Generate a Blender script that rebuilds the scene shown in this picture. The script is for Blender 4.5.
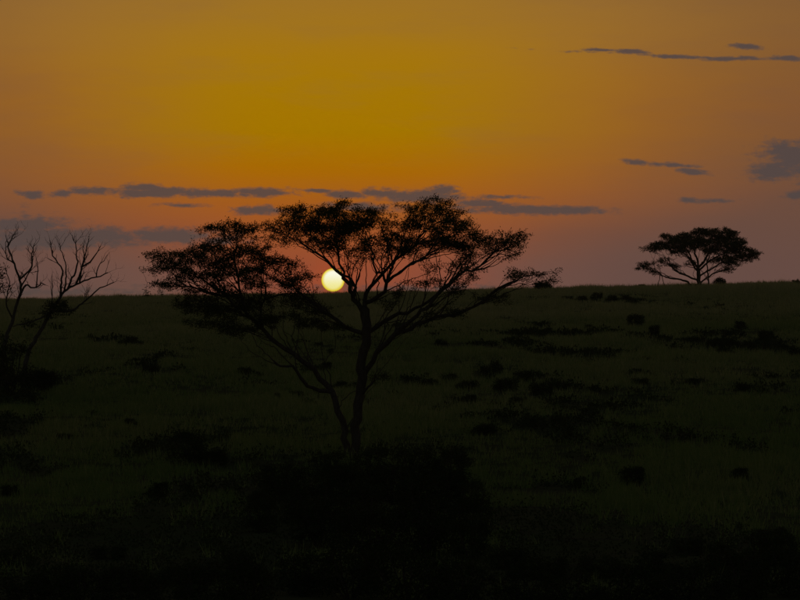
import bpy, math, random
import numpy as np
from mathutils import Vector, kdtree

for o in list(bpy.data.objects):
    bpy.data.objects.remove(o)
scene = bpy.context.scene
COL = scene.collection
random.seed(7)
RNG = np.random.default_rng(7)

# ------------------------------------------------------------------ camera
FPX = 2470.0                      # focal length in pixels of an 800 x 600 frame
cam_d = bpy.data.cameras.new("camera")
cam_d.sensor_width = 36.0
cam_d.lens = 36.0 * FPX / 800.0
cam_d.clip_start = 0.5
cam_d.clip_end = 20000.0
cam = bpy.data.objects.new("camera", cam_d)
COL.objects.link(cam)
cam.location = (0, 0, 0)
cam.rotation_euler = (math.radians(90), 0, 0)
scene.camera = cam

# ------------------------------------------------------------------ sky
SUN_AZ = math.degrees(math.atan((333 - 400) / FPX))     # degrees right of +Y
SUN_EL = math.degrees(math.atan((300 - 280.0) / FPX))
SKY_STRENGTH = 0.15


def lin(c):
    out = []
    for v in c:
        v = v / 255.0
        out.append(v / 12.92 if v <= 0.04045 else ((v + 0.055) / 1.055) ** 2.4)
    return tuple(out)


class NT:
    """small helper around a node tree"""
    def __init__(self, tree):
        self.t = tree
        self.t.nodes.clear()

    def n(self, kind, **kw):
        nd = self.t.nodes.new(kind)
        for k, v in kw.items():
            setattr(nd, k, v)
        return nd

    def put(self, sock, v):
        if isinstance(v, bpy.types.NodeSocket):
            self.t.links.new(v, sock)
        elif isinstance(v, tuple) and len(v) == 3 and sock.type == 'RGBA':
            sock.default_value = (*v, 1)
        else:
            sock.default_value = v

    def m(self, op, a, b=None, c=None, clamp=False):
        nd = self.n('ShaderNodeMath', operation=op)
        nd.use_clamp = clamp
        self.put(nd.inputs[0], a)
        if b is not None:
            self.put(nd.inputs[1], b)
        if c is not None:
            self.put(nd.inputs[2], c)
        return nd.outputs[0]

    def v(self, op, a, b=None):
        nd = self.n('ShaderNodeVectorMath', operation=op)
        self.put(nd.inputs[0], a)
        if b is not None:
            self.put(nd.inputs[1], b)
        return nd.outputs['Value'] if op in ('LENGTH', 'DOT_PRODUCT') else nd.outputs[0]

    def mix(self, f, a, b, blend='MIX'):
        nd = self.n('ShaderNodeMix', data_type='RGBA', blend_type=blend)
        self.put(nd.inputs[0], f)
        self.put(nd.inputs[6], a)
        self.put(nd.inputs[7], b)
        return nd.outputs[2]

    def step(self, x, lo, hi, a=0.0, b=1.0):
        nd = self.n('ShaderNodeMapRange', interpolation_type='SMOOTHSTEP')
        self.put(nd.inputs[0], x)
        for i, q in enumerate((lo, hi, a, b)):
            self.put(nd.inputs[i + 1], q)
        return nd.outputs[0]

    def noise(self, vec, scale, detail=4.0, rough=0.55):
        nd = self.n('ShaderNodeTexNoise')
        if vec is not None:
            self.put(nd.inputs['Vector'], vec)
        nd.inputs['Scale'].default_value = scale
        nd.inputs['Detail'].default_value = detail
        nd.inputs['Roughness'].default_value = rough
        return nd

    def ramp(self, x, lo, hi, stops):
        f = self.m('DIVIDE', self.m('SUBTRACT', x, lo), hi - lo, clamp=True)
        nd = self.n('ShaderNodeValToRGB')
        cr = nd.color_ramp
        cr.interpolation = 'LINEAR'
        st = [((e - lo) / (hi - lo), c) for e, c in stops]
        cr.elements[0].position = st[0][0]
        cr.elements[0].color = (*lin(st[0][1]), 1)
        cr.elements[1].position = st[-1][0]
        cr.elements[1].color = (*lin(st[-1][1]), 1)
        for p, c in st[1:-1]:
            e = cr.elements.new(p)
            e.color = (*lin(c), 1)
        self.put(nd.inputs[0], f)
        return nd.outputs[0]


world = bpy.data.worlds.new("World")
scene.world = world
world.use_nodes = True
W = NT(world.node_tree)
tc = W.n('ShaderNodeTexCoord')
d = W.v('NORMALIZE', tc.outputs['Generated'])
sp = W.n('ShaderNodeSeparateXYZ')
W.put(sp.inputs[0], d)
DEG = 57.29578
az = W.m('MULTIPLY', W.m('ARCTAN2', sp.outputs[0], sp.outputs[1]), DEG)
el = W.m('MULTIPLY', W.m('ARCSINE', sp.outputs[2]), DEG)
sdir = Vector((math.sin(math.radians(SUN_AZ)) * math.cos(math.radians(SUN_EL)),
               math.cos(math.radians(SUN_AZ)) * math.cos(math.radians(SUN_EL)),
               math.sin(math.radians(SUN_EL))))
# angle to the sun through the chord (precise for small angles)
chord = W.v('LENGTH', W.v('SUBTRACT', d, tuple(sdir)))
sang = W.m('MULTIPLY', W.m('ARCSINE', W.m('MULTIPLY', chord, 0.5)), 2 * DEG)
daz = W.m('SUBTRACT', az, SUN_AZ)


def gauss(x, s):
    q = W.m('DIVIDE', x, s)
    return W.m('EXPONENT', W.m('MULTIPLY', W.m('MULTIPLY', q, q), -1.0))


# dusk colours by elevation in the sun's azimuth and to its side
hot = W.ramp(el, -2.0, 40.0, [
    (-2.0, (142, 74, 54)), (0.1, (142, 74, 54)), (0.8, (148, 76, 49)), (1.6, (158, 83, 40)), (2.3, (163, 91, 26)),
    (3.0, (168, 104, 3)), (3.9, (164, 117, 0)), (5.0, (165, 119, 5)), (5.7, (165, 118, 15)), (6.7, (159, 114, 33)),
    (7.6, (152, 109, 42)), (12, (130, 100, 58)), (22, (104, 90, 70)), (40, (78, 78, 78))])
side = W.ramp(el, -2.0, 40.0, [
    (-2.0, (100, 75, 70)), (0.2, (101, 75, 69)), (0.9, (102, 75, 67)), (1.6, (104, 75, 64)), (2.4, (109, 76, 60)),
    (3.4, (121, 81, 52)), (4.4, (131, 85, 46)), (6.3, (132, 91, 49)), (7.6, (128, 90, 51)),
    (12, (116, 92, 60)), (22, (98, 86, 70)), (40, (76, 76, 76))])
mid = W.ramp(el, -2.0, 40.0, [
    (-2.0, (112, 80, 71)), (0.2, (112, 80, 70)), (0.7, (114, 79, 68)), (1.5, (124, 77, 56)), (2.3, (137, 84, 48)),
    (2.9, (144, 89, 42)), (3.9, (151, 97, 35)), (5.0, (153, 101, 36)), (5.9, (152, 105, 42)), (6.7, (149, 105, 46)),
    (7.6, (142, 101, 49)), (12, (122, 95, 60)), (22, (100, 87, 70)), (40, (77, 77, 77))])
streak_v = W.n('ShaderNodeCombineXYZ')
W.put(streak_v.inputs[0], W.m('MULTIPLY', az, 0.16))
W.put(streak_v.inputs[1], W.m('MULTIPLY', el, 0.75))
haze_n = W.noise(streak_v.outputs[0], 1.0, 5.0, 0.6)
adz = W.m('ADD', W.m('ABSOLUTE', daz), W.m('MULTIPLY', W.m('SUBTRACT', haze_n.outputs[0], 0.5), 2.2))
adz = W.m('MULTIPLY', adz, W.step(el, 0.4, 2.8, 1.55, 1.0))
glow = W.mix(W.step(adz, 1.2, 7.8), hot, mid)
glow = W.mix(W.step(adz, 5.4, 11.5), glow, side)
# reddish aureole right round the disc
glow = W.mix(W.m('MULTIPLY', gauss(sang, 0.50), 0.42), glow, lin((186, 76, 30)))
# faint streaky high haze
hz = W.step(haze_n.outputs[0], 0.46, 0.72)
glow = W.mix(W.m('MULTIPLY', hz, 0.12), glow, lin((112, 84, 70)))

nish = W.n('ShaderNodeTexSky', sky_type='NISHITA')
nish.sun_disc = False
nish.sun_elevation = math.radians(max(SUN_EL, 0.3))
nish.sun_rotation = math.radians(SUN_AZ)
nish.altitude = 900
nish.air_density = 1.0
nish.dust_density = 2.0
nish_c = W.mix(1.0, nish.outputs[0], (SKY_STRENGTH,) * 3, 'MULTIPLY')
far_w = W.step(sang, 18.0, 115.0)
base = W.mix(far_w, glow, nish_c)

# clouds: long thin banks in azimuth / elevation, ragged by noise
PX = 800 / (2 * math.degrees(math.atan(400 / FPX)))     # pixels to a degree
cv = W.n('ShaderNodeCombineXYZ')
W.put(cv.inputs[0], az)
W.put(cv.inputs[1], el)
p = cv.outputs[0]
sv = W.v('MULTIPLY', p, (0.8, 3.0, 0.0))
wn = W.noise(sv, 0.9, 3.0, 0.5)
warp = W.v('MULTIPLY', W.v('SUBTRACT', wn.outputs['Color'], (0.5, 0.5, 0.5)), (0.9, 0.09, 0.0))
pw = W.v('ADD', p, warp)
CLOUDS = [  # x, y, half length, half height (in 1/43 degree), density, tilt
    (34, 195, 16, 4.5, .9, 0), (62, 194, 20, 3.5, .85, 0), (90, 191, 22, 5, .95, 2), (160, 192, 64, 6.5, 1.05, 0), (140, 187, 26, 5.5, 1.0, 0),
    (205, 193, 50, 5, 1.0, 0), (256, 192, 44, 5.5, 1.0, 0), (178, 205, 26, 2.2, .6, 0), (260, 210, 36, 5.5, .85, 0),
    (314, 190, 22, 2.2, .75, 2), (347, 194, 26, 5.5, 1.0, 0), (420, 196, 56, 7.5, 1.05, 2), (443, 190, 18, 6.5, 1.0, 0), (385, 192, 22, 6, 1.0, 0),
    (480, 203, 34, 5, .95, 6), (530, 209, 92, 6, 1.05, 1), (500, 196, 38, 2.6, .55, 0), (360, 206, 50, 5, .65, 0),
    (28, 225, 46, 10, .95, 0), (70, 237, 130, 12, 1.0, 0), (160, 235, 70, 9, .9, 0), (20, 244, 90, 8, .9, 0), (215, 241, 30, 6, .6, 0),
    (631, 161, 14, 3.2, .85, 3), (668, 164, 36, 2.8, .9, 4), (694, 172, 20, 3, .85, 7), (687, 200, 14, 3.2, .8, 0), (715, 201, 20, 2.6, .55, 0),
    (800, 160, 46, 22, 1.0, 0), (776, 172, 38, 10, .95, 0), (788, 150, 18, 10, .95, 0), (797, 195, 17, 5, .85, 0),
    (602, 49.5, 18, 2.0, .8, 3), (635, 51.5, 25, 2.6, .85, 2), (678, 56.5, 28, 2.6, .85, 4), (728, 59, 34, 2.6, .85, 1), (788, 60, 24, 2.8, .85, 3),
    (700, 57, 120, 1.4, .5, 3), (747, 48, 21, 3.8, .95, 5), 
    (430, 289, 130, 5, .5, 0), (60, 292, 120, 5, .4, 0),
    (-180, 215, 190, 14, .9, 0), (-420, 170, 160, 10, .9, 0), (-700, 235, 260, 18, .9, 0), (1000, 205, 170, 10, .9, 0),
    (1150, 150, 140, 9, .85, 0), (1400, 240, 260, 16, .9, 0), (1120, 60, 120, 5, .7, 0), (-260, 40, 150, 6, .7, 0),
    (330, -190, 240, 7, .6, 0), (900, -120, 200, 7, .6, 0)]
dens = None
for (cx, cy, rx, ry, wt, tilt) in CLOUDS:
    mp = W.n('ShaderNodeMapping', vector_type='TEXTURE')
    W.put(mp.inputs['Vector'], pw)
    mp.inputs['Location'].default_value = ((cx - 400) / PX, (300 - cy) / PX, 0.0)
    mp.inputs['Rotation'].default_value = (0, 0, -math.radians(tilt))
    mp.inputs['Scale'].default_value = (rx / PX, ry / PX, 1.0)
    L = W.v('LENGTH', mp.outputs[0])
    q = W.m('MULTIPLY', W.m('SUBTRACT', 1.0, L), wt)
    q = W.m('MAXIMUM', q, -1.0)
    dens = q if dens is None else W.m('MAXIMUM', dens, q)
cn = W.noise(W.v('MULTIPLY', p, (1.7, 4.6, 0.0)), 1.0, 8.0, 0.66)
dens2 = W.m('ADD', dens, W.m('MULTIPLY', W.m('SUBTRACT', cn.outputs[0], 0.5), 1.9))
cf = W.noise(W.v('MULTIPLY', p, (5.5, 10.0, 0.0)), 1.0, 6.0, 0.62)
dens2 = W.m('ADD', dens2, W.m('MULTIPLY', W.m('SUBTRACT', cf.outputs[0], 0.5), 1.0))
cov = W.m('MULTIPLY', W.step(dens2, -0.18, 0.60), 0.93)
ccol = W.mix(gauss(daz, 9.0), lin((79, 69, 68)), lin((86, 71, 66)))
base = W.mix(W.m('MULTIPLY', cov, W.m('SUBTRACT', 1.0, far_w)), base, ccol)

# the sun's own disc
R = 11.6 / PX
disc = W.step(sang, R * 0.95, R * 1.04, 1.0, 0.0)
limb = W.step(sang, R * 0.66, R * 1.0)
face = W.mix(W.step(el, SUN_EL - R * 0.7, SUN_EL + R * 0.8), (0.95, 0.88, 0.32), (1.0, 1.0, 0.82))
scol = W.mix(limb, face, (0.84, 0.64, 0.010))
base = W.mix(disc, base, scol)

bg = W.n('ShaderNodeBackground')
W.put(bg.inputs[0], base)
bg.inputs[1].default_value = 1.0
wo = W.n('ShaderNodeOutputWorld')
W.put(wo.inputs[0], bg.outputs[0])

# ------------------------------------------------------------------ sun lamp
sd = bpy.data.lights.new("sun", 'SUN')
sd.energy = 0.25
sd.angle = math.radians(0.53)
sd.color = (1.0, 0.52, 0.22)
so = bpy.data.objects.new("sun", sd)
COL.objects.link(so)
so.rotation_euler = (-sdir).to_track_quat('-Z', 'Y').to_euler()
so.location = (0, 0, 60)

vs = scene.view_settings
vs.view_transform = 'Standard'
vs.look = 'None'
vs.exposure = 0.0
vs.gamma = 1.0
vs.use_curve_mapping = False
scene.render.engine = 'CYCLES'
scene.cycles.max_bounces = 5
scene.cycles.diffuse_bounces = 2
scene.cycles.transparent_max_bounces = 6


# ------------------------------------------------------------------ materials
def material(name):
    m = bpy.data.materials.new(name)
    m.use_nodes = True
    return m, NT(m.node_tree)


def leafy(name, c0, c1, c2, transl, scale, attr=None):
    m, T = material(name)
    g = T.n('ShaderNodeNewGeometry')
    nz = T.noise(g.outputs['Position'], scale, 3.0)
    f = T.step(nz.outputs[0], 0.35, 0.65)
    c = T.mix(f, c0, c1)
    if attr:
        a = T.n('ShaderNodeAttribute', attribute_name=attr)
        c = T.mix(a.outputs['Fac'], c, c2)
    else:
        nz2 = T.noise(g.outputs['Position'], scale * 9, 2.0)
        c = T.mix(T.step(nz2.outputs[0], 0.45, 0.7), c, c2)
    df = T.n('ShaderNodeBsdfDiffuse')
    T.put(df.inputs[0], c)
    tr = T.n('ShaderNodeBsdfTranslucent')
    T.put(tr.inputs[0], c)
    mx = T.n('ShaderNodeMixShader')
    mx.inputs[0].default_value = transl
    T.put(mx.inputs[1], df.outputs[0])
    T.put(mx.inputs[2], tr.outputs[0])
    out = T.n('ShaderNodeOutputMaterial')
    T.put(out.inputs[0], mx.outputs[0])
    return m


def barky(name, c0, c1):
    m, T = material(name)
    tcn = T.n('ShaderNodeTexCoord')
    mp = T.v('MULTIPLY', tcn.outputs['Object'], (1.0, 1.0, 0.25))
    nz = T.noise(mp, 14.0, 5.0, 0.65)
    c = T.mix(T.step(nz.outputs[0], 0.35, 0.7), c0, c1)
    b = T.n('ShaderNodeBsdfPrincipled')
    T.put(b.inputs['Base Color'], c)
    b.inputs['Roughness'].default_value = 0.95
    b.inputs['Specular IOR Level'].default_value = 0.1
    bp = T.n('ShaderNodeBump')
    bp.inputs['Strength'].default_value = 0.6
    bp.inputs['Distance'].default_value = 0.03
    T.put(bp.inputs['Height'], nz.outputs[0])
    T.put(b.inputs['Normal'], bp.outputs[0])
    out = T.n('ShaderNodeOutputMaterial')
    T.put(out.inputs[0], b.outputs[0])
    return m


M_LEAF = leafy('acacia_leaves', (0.028, 0.036, 0.013), (0.036, 0.046, 0.016), (0.040, 0.040, 0.015), 0.15, 0.8)
M_SHRUB = leafy('shrub_leaves', (0.020, 0.028, 0.010), (0.028, 0.036, 0.013), (0.027, 0.026, 0.011), 0.10, 0.7)
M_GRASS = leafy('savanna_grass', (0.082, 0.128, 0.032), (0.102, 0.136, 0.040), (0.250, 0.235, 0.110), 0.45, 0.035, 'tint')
M_BARK = barky('acacia_bark', (0.028, 0.022, 0.017), (0.052, 0.042, 0.033))
M_DEAD = barky('dead_wood', (0.036, 0.030, 0.025), (0.062, 0.054, 0.046))

mg, T = material('hillside_earth')
g = T.n('ShaderNodeNewGeometry')
n1 = T.noise(g.outputs['Position'], 0.05, 5.0, 0.6)
n2 = T.noise(g.outputs['Position'], 1.2, 4.0, 0.65)
c = T.mix(T.step(n1.outputs[0], 0.38, 0.62), (0.034, 0.042, 0.016), (0.052, 0.050, 0.022))
c = T.mix(T.step(n2.outputs[0], 0.45, 0.75), c, (0.034, 0.028, 0.018))
df = T.n('ShaderNodeBsdfDiffuse')
T.put(df.inputs[0], c)
bp = T.n('ShaderNodeBump')
bp.inputs['Strength'].default_value = 0.8
bp.inputs['Distance'].default_value = 0.15
T.put(bp.inputs['Height'], n2.outputs[0])
T.put(df.inputs['Normal'], bp.outputs[0])
out = T.n('ShaderNodeOutputMaterial')
T.put(out.inputs[0], df.outputs[0])
M_GROUND = mg


# ------------------------------------------------------------------ helpers
def link(name, me, mat, parent=None, loc=(0, 0, 0)):
    o = bpy.data.objects.new(name, me)
    COL.objects.link(o)
    if mat is not None and me is not None and not me.materials:
        me.materials.append(mat)
    o.location = loc
    o.parent = parent
    return o


def tag(o, label=None, cat=None, group=None, kind=None):
    if label:
        o['label'] = label
    if cat:
        o['category'] = cat
    if group:
        o['group'] = group
    if kind:
        o['kind'] = kind
    return o


def mesh_np(name, verts, faces, smooth=False):
    """verts (N,3), faces (M,k) of constant k"""
    me = bpy.data.meshes.new(name)
    verts = np.ascontiguousarray(verts, dtype=np.float32)
    faces = np.ascontiguousarray(faces, dtype=np.int32)
    k = faces.shape[1]
    me.vertices.add(len(verts))
    me.vertices.foreach_set('co', verts.ravel())
    me.loops.add(faces.size)
    me.loops.foreach_set('vertex_index', faces.ravel())
    me.polygons.add(len(faces))
    me.polygons.foreach_set('loop_start', np.arange(0, faces.size, k, dtype=np.int32))
    if smooth:
        me.polygons.foreach_set('use_smooth', np.ones(len(faces), dtype=bool))
    me.update(calc_edges=True)
    me.validate()
    return me


def vnoise(x, y, seed=0):
    """smooth value noise in numpy, -1..1"""
    x = np.asarray(x, float)
    y = np.asarray(y, float)
    xi, yi = np.floor(x).astype(np.int64), np.floor(y).astype(np.int64)
    fx, fy = x - xi, y - yi
    fx, fy = fx * fx * (3 - 2 * fx), fy * fy * (3 - 2 * fy)

    def h(a, b):
        n = (a * 374761393 + b * 668265263 + seed * 974711) & 0x7fffffff
        n = ((n ^ (n >> 13)) * 1274126177) & 0x7fffffff
        return ((n ^ (n >> 16)) & 0xffff) / 32767.5 - 1.0
    a, b, cc, dd = h(xi, yi), h(xi + 1, yi), h(xi, yi + 1), h(xi + 1, yi + 1)
    return (a * (1 - fx) + b * fx) * (1 - fy) + (cc * (1 - fx) + dd * fx) * fy


def sstep(x, a, b):
    t = np.clip((np.asarray(x, float) - a) / (b - a), 0, 1)
    return t * t * (3 - 2 * t)


# ------------------------------------------------------------------ terrain
PROF_D = np.array([-6000, -800, -60, 0, 20, 45, 70, 96, 140, 200, 260, 320, 355, 380, 420, 600, 1500, 7000], float)
PROF_Z = np.array([-40, -20, -3.0, -2.3, -3.7, -5.4, -5.95, -6.05, -5.55, -4.0, -2.2, 0.0, 0.86, 0.96, 0.6, -6, -28, -70], float)


def ground_z(x, y):
    x = np.asarray(x, float)
    y = np.asarray(y, float)
    # smooth the profile a little
    z = sum(np.interp(y + k, PROF_D, PROF_Z) for k in (-14, -7, 0, 7, 14)) / 5.0
    t = sstep(y, 90, 350) * (1 - sstep(y, 500, 1500))
    z = z + 0.0215 * np.clip(x, -140, 140) * t
    z = z + 0.22 * vnoise(x / 31.0, y / 37.0, 3) + 0.10 * vnoise(x / 9.0, y / 11.0, 5)
    z = z + 0.035 * vnoise(x / 2.3, y / 2.3, 9)
    return z


def hit(px, py):
    """walk a sight line out to the ground and return the place it meets"""
    for dd in np.arange(38, 420, 0.4):
        X, Z = (px - 400) / FPX * dd, (300 - py) / FPX * dd
        if Z <= float(ground_z(X, dd)):
            return Vector((X, dd, float(ground_z(X, dd))))
    dd = 368.0
    X = (px - 400) / FPX * dd
    return Vector((X, dd, float(ground_z(X, dd))))


def axis(lims):
    out = []
    for a, b, s in lims:
        out.append(np.arange(a, b, s))
    out.append([lims[-1][1]])
    return np.concatenate(out)


xs = axis([(-7000, -1000, 500), (-1000, -200, 50), (-200, -90, 5), (-90, 90, 1.0), (90, 200, 5), (200, 1000, 50), (1000, 7000, 500)])
ys = axis([(-6000, -800, 400), (-800, -60, 40), (-60, 30, 6), (30, 130, 0.9), (130, 430, 1.4), (430, 700, 10), (700, 1500, 50), (1500, 7000, 500)])
gx, gy = np.meshgrid(xs, ys)
gz = ground_z(gx, gy)
nx, ny = len(xs), len(ys)
ii = np.arange(nx * ny).reshape(ny, nx)
quads = np.stack([ii[:-1, :-1], ii[:-1, 1:], ii[1:, 1:], ii[1:, :-1]], -1).reshape(-1, 4)
ground = link('ground', mesh_np('ground', np.stack([gx, gy, gz], -1).reshape(-1, 3), quads, True), M_GROUND)
tag(ground, 'dark grassy hillside rising to a long level crest', 'ground', kind='structure')


# ------------------------------------------------------------------ growing branches
class Skeleton:
    def __init__(self):
        self.pos, self.par, self.rad, self.tag = [], [], [], []

    def add(self, p, par, rad=0.0, tg=None):
        self.pos.append(Vector(p))
        self.par.append(par)
        self.rad.append(rad)
        self.tag.append(tg)
        return len(self.pos) - 1

    def nearest(self, p):
        return min(range(len(self.pos)), key=lambda i: (self.pos[i] - p).length_squared)

    def limb(self, pts, r0, r1, tg, step, wob=0.0, root=None):
        """pts: list of Vectors; the first joins the nearest existing node"""
        if root is None and self.pos:
            par = self.nearest(pts[0])
            pts = [self.pos[par]] + list(pts[1:])
        else:
            par = -1 if root is None else root
            if par >= 0:
                pts = [self.pos[par]] + list(pts[1:])
        P = [Vector(q) for q in pts]
        # Catmull-Rom through the points
        dense = []
        for i in range(len(P) - 1):
            a, b, c_, d_ = P[max(i - 1, 0)], P[i], P[i + 1], P[min(i + 2, len(P) - 1)]
            n = max(2, int((c_ - b).length / step))
            for k in range(n):
                t = k / n
                dense.append(0.5 * ((2 * b) + (c_ - a) * t + (2 * a - 5 * b + 4 * c_ - d_) * t * t + (3 * b - a - 3 * c_ + d_) * t ** 3))
        dense.append(P[-1])
        n = len(dense)
        for i, q in enumerate(dense):
            if i == 0 and par >= 0:
                continue
            w = wob * min(1.0, i / 3.0)
            q = q + Vector((random.gauss(0, w), random.gauss(0, w), random.gauss(0, w)))
            par = self.add(q, par, r0 + (r1 - r0) * i / (n - 1), tg)
        return par

    def grow(self, attr, step, kill, influence, iters, jitter=0.25, up=0.05, tg='twig'):
        attr = [Vector(a) for a in attr]
        for it in range(iters):
            if not attr:
                break
            kd = kdtree.KDTree(len(self.pos))
            for i, q in enumerate(self.pos):
                kd.insert(q, i)
            kd.balance()
            acc, keep = {}, []
            for a in attr:
                co, i, dist = kd.find(a)
                if dist < kill:
                    continue
                keep.append(a)
                if dist < influence:
                    acc.setdefault(i, Vector((0, 0, 0)))
                    acc[i] += (a - co) / dist
            attr = keep
            if not acc:
                break
            for i, v in acc.items():
                if v.length < 1e-4:
                    v = Vector((random.gauss(0, 1), random.gauss(0, 1), 0.3))
                v = v.normalized() + Vector((random.gauss(0, jitter), random.gauss(0, jitter), random.gauss(0, jitter) + up))
                self.add(self.pos[i] + v.normalized() * step, i, 0.0, tg)

    def finish(self, tip, expo=2.4):
        n = len(self.pos)
        self.kids = [[] for _ in range(n)]
        for i, p_ in enumerate(self.par):
            if p_ >= 0:
                self.kids[p_].append(i)
        acc = [0.0] * n
        for i in range(n - 1, -1, -1):      # children always come after parents
            r = (acc[i] ** (1 / expo)) if acc[i] > 0 else tip
            if self.rad[i] <= 0:
                self.rad[i] = r
            p_ = self.par[i]
            if p_ >= 0:
                acc[p_] += r ** expo
        for i in range(n):                  # a grown twig is never thicker than what carries it
            p_ = self.par[i]
            if p_ >= 0 and self.tag[i] == 'twig':
                self.rad[i] = min(self.rad[i], self.rad[p_] * 0.92)

    def chains(self, tags):
        """paths of node indices, one per continuous branch whose nodes carry one of these tags"""
        out, start = [], [i for i in range(len(self.pos)) if self.tag[i] in tags and (self.par[i] < 0 or self.tag[self.par[i]] != self.tag[i])]
        while start:
            i = start.pop()
            ch = [self.par[i]] if self.par[i] >= 0 else []
            lead = len(ch)
            while True:
                ch.append(i)
                k = [q for q in self.kids[i] if self.tag[q] == self.tag[i]]
                if not k:
                    break
                k.sort(key=lambda q: -self.rad[q])
                start.extend(k[1:])
                i = k[0]
            if len(ch) >= 2:
                out.append((ch, lead))
        return out

    def tubes(self, name, tags, sides, origin):
        V, F = [], []
        for ch, lead in self.chains(tags):
            P = [self.pos[i] - origin for i in ch]
            Rr = [self.rad[i] for i in ch]
            if lead:
                Rr[0] = min(Rr[0], Rr[1] * 1.1)
            u = None
            base0 = len(V)
            for k, q in enumerate(P):
                t = (P[min(k + 1, len(P) - 1)] - P[max(k - 1, 0)])
                t = t.normalized() if t.length > 1e-6 else Vector((0, 0, 1))
                if u is None:
                    u = t.orthogonal().normalized()
                else:
                    u = u - t * u.dot(t)
                    u = u.normalized() if u.length > 1e-5 else t.orthogonal().normalized()
                w = t.cross(u)
                for s in range(sides):
                    a = 2 * math.pi * s / sides
                    rr = Rr[k]
                    if sides > 5:
                        rr *= 1 + 0.09 * math.sin(3 * a + k * 0.7) + random.uniform(-.05, .05)
                    V.append(q + (u * math.cos(a) + w * math.sin(a)) * rr)
            for k in range(len(P) - 1):
                for s in range(sides):
                    a0, a1 = base0 + k * sides + s, base0 + k * sides + (s + 1) % sides
                    F.append((a0, a1, a1 + sides, a0 + sides))
            # closed tip
            V.append(P[-1] + (P[-1] - P[-2]).normalized() * Rr[-1])
            e = len(V) - 1
            b = base0 + (len(P) - 1) * sides
            for s in range(sides):
                F.append((b + s, b + (s + 1) % sides, e, e))
        quads_ = [f for f in F if f[2] != f[3]]
        tris = [f[:3] for f in F if f[2] == f[3]]
        me = bpy.data.meshes.new(name)
        me.from_pydata([tuple(v) for v in V], [], quads_ + tris)
        me.polygons.foreach_set('use_smooth', np.ones(len(me.polygons), dtype=bool))
        me.update()
        return me


def leaves(name, centers, axes, per, spread, length, width, flat=1.0, rng=RNG):
    """rhombic leaf sprays scattered round twig points"""
    C = np.repeat(np.asarray(centers, float), per, axis=0)
    A = np.repeat(np.asarray(axes, float), per, axis=0)
    n = len(C)
    off = rng.normal(0, spread, (n, 3))
    off[:, 2] *= flat
    C = C + off
    D = A * 0.5 + rng.normal(0, 0.7, (n, 3))
    D[:, 2] += 0.15
    D /= np.linalg.norm(D, axis=1)[:, None] + 1e-9
    Q = rng.normal(0, 1, (n, 3))
    S = np.cross(D, Q)
    S /= np.linalg.norm(S, axis=1)[:, None] + 1e-9
    Lh = length * rng.uniform(0.6, 1.25, (n, 1))
    Wd = width * rng.uniform(0.7, 1.3, (n, 1)) * 0.5
    up = np.cross(S, D) * Lh * 0.10
    V = np.stack([C, C + D * Lh * 0.45 + S * Wd + up, C + D * Lh, C + D * Lh * 0.45 - S * Wd + up], 1).reshape(-1, 3)
    F = np.arange(n * 4).reshape(-1, 4)
    return mesh_np(name, V, F)


def ell_points(n, c, r, rng=RNG):
    u = rng.normal(0, 1, (n, 3))
    u /= np.linalg.norm(u, axis=1)[:, None]
    u *= (rng.uniform(0.05, 1, (n, 1)) ** (1 / 2.6))
    return u * np.asarray(r) + np.asarray(c)


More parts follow.
